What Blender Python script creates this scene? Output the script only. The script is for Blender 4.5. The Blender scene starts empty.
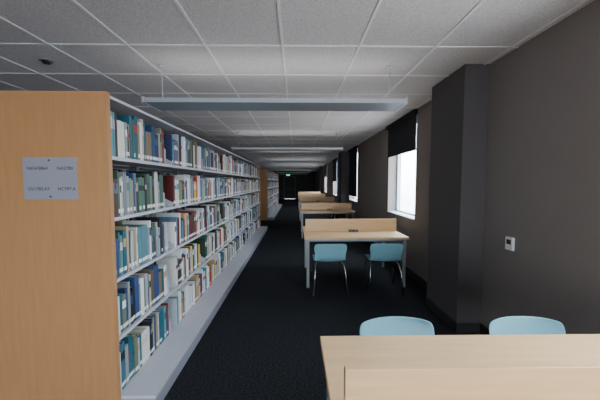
import bpy, math, random
from mathutils import Vector
random.seed(11)
scene = bpy.context.scene
CEIL = 2.63

# ---------------------------------------------------------------- materials
def s2l(c):
    return tuple((x/12.92 if x <= 0.04045 else ((x+0.055)/1.055)**2.4) for x in c)
def rgb(r, g, b):
    return s2l((r/255, g/255, b/255)) + (1,)

def mat(name, col, rough=0.6, metal=0.0, noise=None, bump=None, spec=None):
    m = bpy.data.materials.new(name); m.use_nodes = True
    nt = m.node_tree; b = nt.nodes['Principled BSDF']
    b.inputs['Base Color'].default_value = col
    b.inputs['Roughness'].default_value = rough
    b.inputs['Metallic'].default_value = metal
    if spec is not None: b.inputs['Specular IOR Level'].default_value = spec
    tc = nt.nodes.new('ShaderNodeTexCoord')
    if noise:
        sc, amt, stretch = noise
        mp = nt.nodes.new('ShaderNodeMapping'); mp.inputs['Scale'].default_value = stretch
        nz = nt.nodes.new('ShaderNodeTexNoise'); nz.inputs['Scale'].default_value = sc
        nz.inputs['Detail'].default_value = 5
        rp = nt.nodes.new('ShaderNodeValToRGB')
        rp.color_ramp.elements[0].position = 0.3; rp.color_ramp.elements[1].position = 0.7
        rp.color_ramp.elements[0].color = tuple(c*(1-amt) for c in col[:3])+(1,)
        rp.color_ramp.elements[1].color = tuple(min(1, c*(1+amt)) for c in col[:3])+(1,)
        nt.links.new(tc.outputs['Object'], mp.inputs[0]); nt.links.new(mp.outputs[0], nz.inputs['Vector'])
        nt.links.new(nz.outputs['Fac'], rp.inputs[0]); nt.links.new(rp.outputs[0], b.inputs['Base Color'])
    if bump:
        sc, st = bump
        n2 = nt.nodes.new('ShaderNodeTexNoise'); n2.inputs['Scale'].default_value = sc
        bp = nt.nodes.new('ShaderNodeBump'); bp.inputs['Strength'].default_value = st
        bp.inputs['Distance'].default_value = 0.005
        nt.links.new(tc.outputs['Object'], n2.inputs['Vector'])
        nt.links.new(n2.outputs['Fac'], bp.inputs['Height']); nt.links.new(bp.outputs[0], b.inputs['Normal'])
    return m

M_wood = mat('maple_veneer', rgb(230, 192, 146), 0.42, noise=(4, 0.07, (1, 9, 9)))
M_woodv = mat('maple_panel_shaded', rgb(184, 134, 88), 0.5, noise=(4, 0.07, (9, 9, 1)))  # same maple as the tables, panel's dimmer light put into the colour
M_wall = mat('wall_paint_taupe', rgb(126, 119, 116), 0.85, noise=(2, 0.04, (1, 1, 1)), bump=(180, 0.1))
M_pillar = mat('pillar_paint_charcoal', rgb(80, 76, 78), 0.85, bump=(180, 0.1))
M_dark = mat('dark_wall', rgb(84, 84, 86), 0.9, noise=(2, 0.05, (1, 1, 1)))
M_ceil = mat('acoustic_tile', rgb(216, 212, 212), 0.95, noise=(120, 0.22, (1, 1, 1)), bump=(150, 0.3))
M_grid = mat('ceiling_tbar', rgb(240, 240, 240), 0.5)
M_carpet = mat('charcoal_carpet', rgb(42, 44, 48), 1.0, noise=(55, 0.9, (1, 2.2, 1)), bump=(250, 0.8), spec=0.1)
M_steel = mat('shelf_steel', rgb(200, 202, 212), 0.45, 0.0, noise=(6, 0.03, (1, 1, 1)))
M_deck = mat('shelf_base_steel', rgb(156, 158, 172), 0.4, 0.0, noise=(6, 0.04, (1, 1, 1)))
M_web = mat('shelf_upright', rgb(120, 120, 126), 0.6)
M_chrome = mat('chrome_tube', rgb(190, 192, 196), 0.25, 0.9)
M_legs = mat('grey_leg', rgb(150, 152, 156), 0.4, 0.5)
M_chair = mat('pale_blue_plastic', rgb(134, 186, 202), 0.35, noise=(3, 0.03, (1, 1, 1)))
M_base = mat('rubber_base', rgb(34, 34, 36), 0.7)
M_blind = mat('blind_fabric', rgb(18, 20, 28), 0.9, bump=(300, 0.3))
M_frame = mat('window_frame', rgb(180, 196, 214), 0.5)
M_white = mat('white_plastic', rgb(225, 225, 225), 0.4)
M_black = mat('black_plastic', rgb(20, 20, 22), 0.4)
M_sign = mat('sign_plate', rgb(150, 150, 162), 0.35)
M_ink = mat('sign_ink', rgb(50, 50, 62), 0.7)
M_tube = mat('lamp_tube', rgb(200, 200, 200), 0.4)

M_fix = mat('luminaire_metal', rgb(170, 180, 190), 0.5, 0.1)
nt = M_fix.node_tree; b = nt.nodes['Principled BSDF']
vo = nt.nodes.new('ShaderNodeTexVoronoi'); vo.inputs['Scale'].default_value = 90; vo.inputs['Randomness'].default_value = 0
tc = nt.nodes.new('ShaderNodeTexCoord'); rp = nt.nodes.new('ShaderNodeValToRGB')
rp.color_ramp.elements[0].position = 0.2; rp.color_ramp.elements[1].position = 0.3
rp.color_ramp.elements[0].color = rgb(90, 98, 106); rp.color_ramp.elements[1].color = rgb(160, 172, 182)
nt.links.new(tc.outputs['Object'], vo.inputs['Vector']); nt.links.new(vo.outputs['Distance'], rp.inputs[0])
nt.links.new(rp.outputs[0], b.inputs['Base Color'])
M_fixs = mat('luminaire_side', rgb(168, 176, 184), 0.45, 0.1)

M_exit = bpy.data.materials.new('exit_green'); M_exit.use_nodes = True
b = M_exit.node_tree.nodes['Principled BSDF']
b.inputs['Base Color'].default_value = (0.02, 0.5, 0.15, 1)
b.inputs['Emission Color'].default_value = (0.05, 1, 0.3, 1); b.inputs['Emission Strength'].default_value = 1.5

M_book = bpy.data.materials.new('book_covers'); M_book.use_nodes = True
nt = M_book.node_tree; b = nt.nodes['Principled BSDF']
at = nt.nodes.new('ShaderNodeAttribute'); at.attribute_name = 'Col'
nt.links.new(at.outputs['Color'], b.inputs['Base Color']); b.inputs['Roughness'].default_value = 0.5

# ---------------------------------------------------------------- mesh builder
class MB:
    def __init__(s): s.v = []; s.f = []; s.m = []; s.c = []
    def box(s, x0, x1, y0, y1, z0, z1, m=0, col=None, shy=0.0):
        n = len(s.v)
        for z in (z0, z1):
            o = shy if z == z1 else 0
            s.v += [(x0, y0+o, z), (x1, y0+o, z), (x1, y1+o, z), (x0, y1+o, z)]
        s.f += [(n, n+3, n+2, n+1), (n+4, n+5, n+6, n+7), (n, n+1, n+5, n+4),
                (n+1, n+2, n+6, n+5), (n+2, n+3, n+7, n+6), (n+3, n, n+4, n+7)]
        s.m += [m]*6; s.c += [col]*6
    def tube(s, pts, r, m=0, seg=8):
        pts = [Vector(p) for p in pts]; rings = []
        for i, p in enumerate(pts):
            d = (pts[min(i+1, len(pts)-1)]-pts[max(i-1, 0)]).normalized()
            up = Vector((0, 0, 1)) if abs(d.z) < 0.9 else Vector((1, 0, 0))
            a = d.cross(up).normalized(); bb = d.cross(a)
            n = len(s.v); rings.append(n)
            for k in range(seg):
                t = 2*math.pi*k/seg
                s.v.append(tuple(p+a*r*math.cos(t)+bb*r*math.sin(t)))
        for i in range(len(rings)-1):
            a0, b0 = rings[i], rings[i+1]
            for k in range(seg):
                s.f.append((a0+k, a0+(k+1) % seg, b0+(k+1) % seg, b0+k)); s.m.append(m); s.c.append(None)
        s.f.append(tuple(rings[0]+k for k in range(seg))[::-1]); s.m.append(m); s.c.append(None)
        s.f.append(tuple(rings[-1]+k for k in range(seg))); s.m.append(m); s.c.append(None)
    def prism(s, prof, axis, a0, a1, m=0):
        n = len(s.v); k = len(prof)
        for a in (a0, a1):
            for p in prof:
                s.v.append({'x': (a, p[0], p[1]), 'y': (p[0], a, p[1])}[axis])
        s.f.append(tuple(range(n, n+k))); s.f.append(tuple(range(n+2*k-1, n+k-1, -1)))
        s.m += [m]*2; s.c += [None]*2
        for i in range(k):
            s.f.append((n+i, n+k+i, n+k+(i+1) % k, n+(i+1) % k)); s.m.append(m); s.c.append(None)
    def mesh(s, name, mats, color=False):
        me = bpy.data.meshes.new(name); me.from_pydata(s.v, [], s.f)
        for mt in mats: me.materials.append(mt)
        me.polygons.foreach_set('material_index', s.m)
        if color:
            ca = me.color_attributes.new('Col', 'FLOAT_COLOR', 'CORNER')
            buf = []
            for p, c in zip(me.polygons, s.c):
                buf += list(c)*p.loop_total
            ca.data.foreach_set('color', buf)
        me.update(); return me
def obj(name, me, loc=(0, 0, 0), rot=0, bevel=None, parent=None, smooth=False):
    o = bpy.data.objects.new(name, me); scene.collection.objects.link(o)
    o.location = loc; o.rotation_euler[2] = rot
    if bevel:
        md = o.modifiers.new('bevel', 'BEVEL'); md.width = bevel; md.segments = 2; md.limit_method = 'ANGLE'
    if parent: o.parent = parent
    if smooth:
        me.polygons.foreach_set('use_smooth', [True]*len(me.polygons))
    return o

# ---------------------------------------------------------------- room shell
XW = 1.85; XL = -8.0; YB = -5.0; YE = 27.0
m = MB(); m.box(XL, XW+.25, YB, YE, -0.1, 0); obj('floor', m.mesh('floor', [M_carpet]))
m = MB(); m.box(XL, XW+.25, YB, YE, CEIL, CEIL+.1); obj('ceiling', m.mesh('ceiling', [M_ceil]))
m = MB(); T = 0.635; w = 0.010
x = -0.11 - 12*T
while x < XW:
    if x > XL: m.box(x-w, x+w, YB, YE, CEIL-.006, CEIL)
    x += T
y = 2.42 - 11*T
while y < YE:
    m.box(XL, XW, y-w, y+w, CEIL-.0055, CEIL)
    y += T
obj('trim_1', m.mesh('ceiling_grid', [M_grid]))

SILL, HEAD = 0.92, 2.56
WINS = [(-4.2, -2.9), (0.1, 1.45), (4.4, 5.7), (8.6, 9.85), (12.9, 14.2), (17.1, 18.4), (21.3, 22.6)]
BLINDS = [2.3, 2.3, 2.03, 1.10, 1.6, 1.9, 1.2]
m = MB(); y = YB
for a, c in WINS:
    m.box(XW, XW+.25, y, a, 0, CEIL)
    m.box(XW, XW+.25, a, c, 0, SILL); m.box(XW, XW+.25, a, c, HEAD, CEIL)
    y = c
m.box(XW, XW+.25, y, YE, 0, CEIL)
obj('wall_right', m.mesh('wall_right', [M_wall]))
for i, ((a, c), bz) in enumerate(zip(WINS, BLINDS)):
    m = MB(); f = .045; x0, x1 = XW+.17, XW+.22
    m.box(x0, x1, a, a+f, SILL, HEAD); m.box(x0, x1, c-f, c, SILL, HEAD)
    m.box(x0, x1, a+f, c-f, SILL, SILL+f); m.box(x0, x1, a+f, c-f, HEAD-f, HEAD)
    m.box(XW-.02, x0, a, c, SILL, SILL+.02)
    obj('window_%d' % (i+1), m.mesh('window', [M_frame]))
    m = MB()
    m.box(XW-.014, XW-.010, a-.02, c+.02, bz, HEAD+.0)
    m.box(XW-.06, XW-.002, a-.03, c+.03, HEAD-.01, HEAD+.06)
    m.box(XW-.018, XW-.006, a-.02, c+.02, bz-.025, bz)
    obj('roller_blind', m.mesh('roller_blind', [M_blind]))
    l = bpy.data.lights.new('window_portal', 'AREA'); l.shape = 'RECTANGLE'
    l.size = c-a; l.size_y = HEAD-SILL
    l.cycles.is_portal = True
    o = bpy.data.objects.new('window_portal', l); scene.collection.objects.link(o)
    o.location = (XW+.24, (a+c)/2, (SILL+HEAD)/2)
    o.rotation_euler = (math.radians(90), 0, math.radians(90))

m = MB(); m.box(XL-.2, XL, YB, YE, 0, CEIL); obj('wall_left', m.mesh('wall_left', [M_dark]))
m = MB(); m.box(XL, -1.18, YE, YE+.2, 0, CEIL); m.box(-.02, XW+.25, YE, YE+.2, 0, CEIL); m.box(-1.18, -.02, YE, YE+.2, 2.13, CEIL)
obj('wall_back', m.mesh('wall_back', [M_dark]))
m = MB(); W2 = [(-1.8, 1.4)]; x = XL
for a, c in W2:
    m.box(x, a, YB-.2, YB, 0, CEIL); m.box(a, c, YB-.2, YB, 0, .3); m.box(a, c, YB-.2, YB, 2.55, CEIL); x = c
m.box(x, XW+.25, YB-.2, YB, 0, CEIL)
obj('wall_front', m.mesh('wall_front', [M_wall]))
for i, (a, c) in enumerate(W2):
    m = MB(); f = .05; mid = (a+c)/2
    for q in (a, mid-f/2, c-f): m.box(q, q+f, YB-.14, YB-.08, .3, 2.55)
    m.box(a+f, mid-f/2, YB-.14, YB-.08, .3, .3+f); m.box(mid+f/2, c-f, YB-.14, YB-.08, .3, .3+f)
    m.box(a+f, mid-f/2, YB-.14, YB-.08, 2.55-f, 2.55); m.box(mid+f/2, c-f, YB-.14, YB-.08, 2.55-f, 2.55)
    obj('window_%d' % (i+8), m.mesh('window', [M_frame]))
    l = bpy.data.lights.new('window_portal', 'AREA'); l.shape = 'RECTANGLE'
    l.size = c-a; l.size_y = 2.25; l.cycles.is_portal = True
    o = bpy.data.objects.new('window_portal', l); scene.collection.objects.link(o)
    o.location = ((a+c)/2, YB-.18, 1.425); o.rotation_euler = (math.radians(90), 0, math.radians(180))

for i, (a, c) in enumerate([(2.76, 3.42), (10.15, 10.85), (19.3, 20.0)]):
    m = MB(); m.box(1.61, XW, a, c, 0, CEIL)
    m.box(1.602, 1.61, a-.008, c+.008, 0, .1, 1); m.box(1.602, XW, a-.008, a, 0, .1, 1); m.box(1.602, XW, c, c+.008, 0, .1, 1)
    obj('wall_pillar', m.mesh('pillar', [M_pillar, M_base]))
m = MB()
for a, c in [(YB, 2.75), (3.43, 10.14), (10.86, 19.29), (20.01, YE)]:
    m.box(XW-.01, XW, a, c, 0, .1)
obj('baseboard_right', m.mesh('baseboard_right', [M_base]))

m = MB(); m.box(-1.1, -.1, YE+.03, YE+.08, 0.005, 2.05, 0); m.box(-1.18, -1.1, YE, YE+.1, 0, 2.13, 1)
m.box(-.1, -.02, YE, YE+.1, 0, 2.13, 1); m.box(-1.1, -.1, YE, YE+.1, 2.05, 2.13, 1)
m.box(-.95, -.25, YE-.02, YE+.03, .95, 1.0, 1)
obj('door_1', m.mesh('door_1', [M_dark, M_web]))
m = MB(); m.box(-.95, -.55, YE-.06, YE, 2.15, 2.37, 0); m.box(-.92, -.58, YE-.064, YE-.06, 2.18, 2.34, 1)
obj('exit_sign', m.mesh('exit_sign', [M_black, M_exit]))

# ---------------------------------------------------------------- shelving range
NB = 8; BAY = 0.914; PT = 0.035; HW = 0.375; HT = 2.05; DK = 0.595
ROWS = [0.115, 0.500, 0.885, 1.280, 1.665]
m = MB()
L = NB*BAY
for y0 in (0, PT+L):
    m.box(-HW, HW, y0, y0+PT, 0, HT, 0)
m.box(-DK, DK, PT, PT+L, 0.0, 0.095, 1)
m.box(-DK-.004, DK+.004, PT, PT+L, 0.095, 0.115, 2)
m.box(-.36, .36, PT, PT+L, 2.025, 2.043, 2)
for k in range(NB+1):
    y = PT+k*BAY
    ya = max(y-.02, PT); yb = min(y+.02, PT+L)
    m.box(-.03, .03, ya, yb, .115, 2.025, 3)
for k in range(NB):
    a = PT+k*BAY+.004; c = a+BAY-.008
    for r in ROWS[1:]:
        for s in (1, -1):
            xa, xb = sorted((s*.04, s*.372))
            m.box(xa, xb, a, c, r-.014, r, 2)
            xa, xb = sorted((s*.366, s*.373))
            m.box(xa, xb, a, c, r-.020, r+.002, 2)
            for q in (a, c-.003):
                m.prism([(s*.04, r), (s*.34, r), (s*.36, r+.03), (s*.12, r+.15), (s*.04, r+.15)], 'y', q, q+.003, 2)
range_me = m.mesh('shelving', [M_woodv, M_deck, M_steel, M_web])

PAL = [((240,238,232),11),((220,220,222),8),((206,202,190),6),((242,240,236),7),((56,72,110),4),((44,70,130),4),
       ((38,100,110),3),((80,140,156),3),((30,34,44),6),((100,34,34),3),((180,54,46),3),((46,78,58),3),((110,126,98),3),
       ((126,98,70),3),((196,166,120),4),((160,172,190),6),((100,120,150),4),((214,190,84),1),((70,64,60),4),((110,60,90),1),((206,216,222),7)]
PALN = [((48,104,124),5),((40,110,132),3),((96,150,164),5),((50,76,124),5),((28,46,90),4),((70,106,90),5),((126,142,122),4),((214,214,206),7),
        ((166,174,178),6),((36,40,48),5),((130,106,80),3),((176,160,130),4),((230,228,222),6),((170,60,50),1),((110,44,44),1),((84,60,48),2)]
def pick(p):
    t = sum(w for _, w in p); r = random.random()*t
    for c, w in p:
        r -= w
        if r <= 0: break
    j = random.uniform(.85, 1.08)
    return rgb(*[min(255, q*j) for q in c])
PAGE = rgb(204, 194, 172); LAB = rgb(242, 242, 238)
B = MB(); E = MB()
for s in (1, -1):
    for k in range(NB):
        for ri, z in enumerate(ROWS):
            a = PT+k*BAY+.012; end = PT+(k+1)*BAY-.012
            fill = random.choice([random.uniform(.72, .9), 1, 1, .95]) if k > 0 else random.uniform(.80, .88)
            lim = a+(end-a)*fill
            pal = PALN if (k == 0 and s == 1) else PAL
            y = a; xf0 = .355
            ser = 0
            while y < lim:
                if ser <= 0:
                    ser = random.choice([1, 1, 1, 1, 1, 2, 3]); col = pick(pal)
                    h = random.uniform(.225, .32); t = random.uniform(.010, .034); d = random.uniform(.17, .24)
                    if random.random() < .08: t = random.uniform(.04, .05)
                    if t < .02: h = min(h, .29)
                    band = random.random(); bandc = pick(PAL)
                hh = h+random.uniform(-.003, .003); ser -= 1
                if y+t > lim+.01: break
                xf = xf0-random.uniform(0, .008)
                z1 = z+.001
                def bx(xa, xb, ya, yb, za, zb, c):
                    xa, xb = sorted((s*xa, s*xb)); B.box(xa, xb, ya, yb, za, zb, 0, c)
                g = t-.0012
                bx(xf-.003, xf, y, y+g, z1, z1+hh, col)
                bx(xf-d, xf-.003, y, y+.002, z1, z1+hh, col)
                bx(xf-d, xf-.003, y+g-.002, y+g, z1, z1+hh, col)
                bx(xf-d+.004, xf-.003, y+.002, y+g-.002, z1+.003, z1+hh-.004, PAGE)
                if s == 1:
                    if t > .014 and random.random() < .8:
                        bx(xf, xf+.0006, y+.001, y+g-.001, z1+.022, z1+.048, LAB)
                    if band < .45:
                        bx(xf, xf+.0005, y+.001, y+g-.001, z1+hh*.62, z1+hh*random.uniform(.72, .9), bandc)
                y += t+random.uniform(0, .0006)
            if y < end-.03:
                yy = y+.006
                xa, xb = sorted((s*.20, s*.36))
                E.prism([(xa, z+.001), (xb, z+.001), (xb, z+.13), (xb-.03, z+.16), (xa+.03, z+.16), (xa, z+.13)], 'y', yy, yy+.002, 0)
                E.box(xa, xb, yy, min(yy+.1, end), z+.001, z+.003, 0)
book_me = B.mesh('books', [M_book], color=True)
end_me = E.mesh('bookends', [M_steel])
CX = -1.515
for i, (cx, cy) in enumerate([(CX, 1.76), (CX, 11.45), (CX-2.3, 1.76), (CX-2.3, 11.45)]):
    r = obj('library_bookshelf', range_me, (cx, cy, 0))
    obj('bookends', end_me, (0, 0, 0), parent=r)
    obj('library_books', book_me, (cx, cy, 0))

# sign on the end panel
m = MB()
yS = 1.76
sx0, sx1, sz0, sz1 = -1.652, -1.33, 1.40, 1.655
m.box(sx0, sx1, yS-.006, yS, sz0, sz1, 0)
m.box(sx0+.012, sx1-.012, yS-.0075, yS-.006, sz0+.012, sz1-.012, 0)
for q in ((sx0+.16, sz1-.018), (sx0+.16, sz0+.018)):
    m.box(q[0]-.005, q[0]+.005, yS-.010, yS-.006, q[1]-.005, q[1]+.005, 1)
sign = obj('range_sign', m.mesh('range_sign', [M_sign, M_ink]))
for tx, xx, zz in [('N654.8864', sx0+.025, 1.58), ('NA2780', sx0+.205, 1.58), ('GV1783.A7', sx0+.025, 1.455), ('NC997.A', sx0+.205, 1.455)]:
    cu = bpy.data.curves.new('t', 'FONT'); cu.body = tx; cu.size = .028; cu.extrude = .0004
    to = bpy.data.objects.new('t', cu); scene.collection.objects.link(to)
    bpy.context.view_layer.update()
    me = bpy.data.meshes.new_from_object(to); bpy.data.objects.remove(to)
    me.materials.clear(); me.materials.append(M_ink)
    o = obj('lettering', me, (xx, yS-.008, zz), parent=sign); o.rotation_euler = (math.radians(90), 0, 0)

# ---------------------------------------------------------------- tables
TX0, TX1 = 0.12, 1.60; TD = 0.535; TH = 0.735
m = MB(); Lx = TX1-TX0
m.box(0, Lx, -TD, TD, TH-.03, TH, 0)
m.box(.03, Lx-.002, -.0125, .0125, TH, .93, 0)
for xx in (.03, Lx-.07):
    for yy in (-TD+.03, TD-.07):
        m.box(xx, xx+.04, yy, yy+.04, 0, TH-.03, 1)
    m.box(xx+.01, xx+.03, -TD+.07, TD-.07, TH-.07, TH-.03, 1)
for yy in (-TD+.04, TD-.06):
    m.box(.07, Lx-.07, yy, yy+.02, TH-.065, TH-.03, 1)
table_me = m.mesh('table', [M_wood, M_legs])
for yc in (0.85, 4.5, 8.15, 11.8, 15.45, 18.6):
    obj('study_table', table_me, (TX0, yc, 0), bevel=.003)
m = MB(); m.box(-.07, .07, -.035, .035, 0, .03, 0); m.box(-.055, -.01, -.036, -.035, .006, .024, 1); m.box(.01, .055, -.036, -.035, .006, .024, 1)
pm = m.mesh('power', [M_black, M_web])
for yc, xx in ((4.5, .9), (8.15, .95), (11.8, .9)):
    obj('desk_power_outlet', pm, (xx, yc-.06, TH+.0005), bevel=.003)

# ---------------------------------------------------------------- chair (faces +y)
def chair_mesh():
    prof = [(.235, .405, .19), (.22, .435, .205), (.12, .447, .215), (0, .44, .22), (-.11, .433, .22), (-.175, .445, .215),
            (-.21, .49, .205), (-.225, .55, .21), (-.24, .61, .222), (-.252, .655, .222), (-.258, .69, .212), (-.26, .703, .192)]
    NU = 10; v = []; f = []
    for i, (y, z, w) in enumerate(prof):
        for j in range(NU+1):
            u = -1+2*j/NU
            t = max(0, min(1, (i-4)/3))
            yy = y+.045*t*u*u
            zz = z+.018*(1-t)*u*u*(1 if i > 1 else .3)
            if i >= 9: zz -= .012*(u**4)*(i-8)/3
            v.append((u*w, yy, zz))
    for i in range(len(prof)-1):
        for j in range(NU):
            n = i*(NU+1)+j
            f.append((n, n+1, n+NU+2, n+NU+1))
    me = bpy.data.meshes.new('shell'); me.from_pydata(v, [], f); me.materials.append(M_chair)
    me.polygons.foreach_set('use_smooth', [True]*len(f)); return me
shell_me = chair_mesh()
m = MB()
for s in (-1, 1):
    m.tube([(s*.16, .12, .425), (s*.19, .16, .40), (s*.205, .19, .30), (s*.225, .225, .006)], .011)
    m.tube([(s*.16, -.08, .42), (s*.19, -.13, .395), (s*.205, -.17, .30), (s*.23, -.24, .006)], .011)
    m.tube([(s*.16, .13, .424), (s*.16, -.09, .418)], .010)
m.tube([(-.17, .10, .42), (.17, .10, .42)], .009); m.tube([(-.17, -.06, .416), (.17, -.06, .416)], .009)
leg_me = m.mesh('legs', [M_chrome]); leg_me.polygons.foreach_set('use_smooth', [True]*len(leg_me.polygons))
def chair(x, y, rot):
    e = bpy.data.objects.new('school_chair', None); scene.collection.objects.link(e)
    e.location = (x, y, 0); e.rotation_euler[2] = rot
    s = obj('shell', shell_me, parent=e)
    md = s.modifiers.new('sol', 'SOLIDIFY'); md.thickness = .010; md.offset = 0
    md = s.modifiers.new('sub', 'SUBSURF'); md.levels = 2; md.render_levels = 2
    obj('legs', leg_me, parent=e)
chair(.455, 3.95, .03); chair(1.22, 3.95, -.05)
chair(.59, 1.395, math.pi+.02); chair(1.34, 1.39, math.pi-.03)

# ---------------------------------------------------------------- pendant luminaires
FL = 2.40; FH = .04; FD = .15
m = MB()
m.box(-FL/2, FL/2, -FD, FD, 0, .008, 0)
m.box(-FL/2, FL/2, -FD-.006, -FD, 0, FH, 1); m.box(-FL/2, FL/2, FD, FD+.006, 0, FH, 1)
for s in (-1, 1):
    xa, xb = sorted((s*FL/2, s*(FL/2+.02))); m.box(xa, xb, -FD-.012, FD+.012, -.006, FH+.012, 1)
    m.box(s*1.10-.01, s*1.10+.01, -FD-.004, FD+.004, .018, .03, 1)
    m.tube([(s*1.10, 0, .02), (s*1.10, 0, CEIL-2.24)], .004, 1, 6)
    m.tube([(s*1.10, 0, CEIL-2.24-.02), (s*1.10, 0, CEIL-2.24-.006)], .03, 2, 16)
    m.tube([(-FL/2+.05, s*.06, .03), (FL/2-.05, s*.06, .03)], .013, 2, 8)
fix_me = m.mesh('pendant', [M_fix, M_fixs, M_tube])
y = 2.83-3.65
while y < 25:
    p = obj('pendant_light', fix_me, (-.19, y, 2.24))
    l = bpy.data.lights.new('fill_uplight', 'AREA'); l.shape = 'RECTANGLE'; l.size = 2.3; l.size_y = .24  # added fill lamp above an unlit pendant, lifts ceiling and ambient light
    l.energy = 9 if y < 0 else 2.4; l.color = (1, .98, .95)
    o = bpy.data.objects.new('fill_uplight', l); scene.collection.objects.link(o); o.parent = p
    o.location = (0, 0, .047); o.rotation_euler = (math.radians(180), 0, 0)
    y += 3.65

# ---------------------------------------------------------------- thermostat, ceiling sensor
m = MB(); m.box(XW-.022, XW, 2.36, 2.44, .925, 1.035, 0); m.box(XW-.024, XW-.022, 2.375, 2.425, .975, 1.015, 1)
obj('thermostat', m.mesh('thermostat', [M_white, M_black]), bevel=.002)
m = MB(); m.tube([(0, 0, 0), (0, 0, -.012)], .05, 0, 20); m.tube([(0, 0, -.012), (0, 0, -.03)], .03, 1, 16)
obj('smoke_detector', m.mesh('smoke_detector', [M_web, M_black]), (-2.3, 2.73, CEIL))

# ---------------------------------------------------------------- world
wd = bpy.data.worlds.new('World'); scene.world = wd; wd.use_nodes = True
nt = wd.node_tree; bg = nt.nodes['Background']
tc = nt.nodes.new('ShaderNodeTexCoord'); sp = nt.nodes.new('ShaderNodeSeparateXYZ'); rp = nt.nodes.new('ShaderNodeValToRGB')
mr = nt.nodes.new('ShaderNodeMapRange'); mr.inputs[1].default_value = -1; mr.inputs[2].default_value = 1
nt.links.new(tc.outputs['Generated'], sp.inputs[0]); nt.links.new(sp.outputs['Z'], mr.inputs[0]); nt.links.new(mr.outputs[0], rp.inputs[0])
rp.color_ramp.elements[0].position = .47; rp.color_ramp.elements[0].color = (.50, .53, .57, 1)
rp.color_ramp.elements[1].position = .52; rp.color_ramp.elements[1].color = (.80, .91, 1, 1)
nt.links.new(rp.outputs[0], bg.inputs['Color']); bg.inputs['Strength'].default_value = 17.5

# ---------------------------------------------------------------- camera
cd = bpy.data.cameras.new('camera'); cd.sensor_width = 36; cd.lens = 17.1; cd.clip_start = .05
cam = bpy.data.objects.new('camera', cd); scene.collection.objects.link(cam)
cam.location = (0, 0, 1.5)
cam.rotation_euler = (math.radians(90-3.41), 0, math.radians(-0.8))
scene.camera = cam
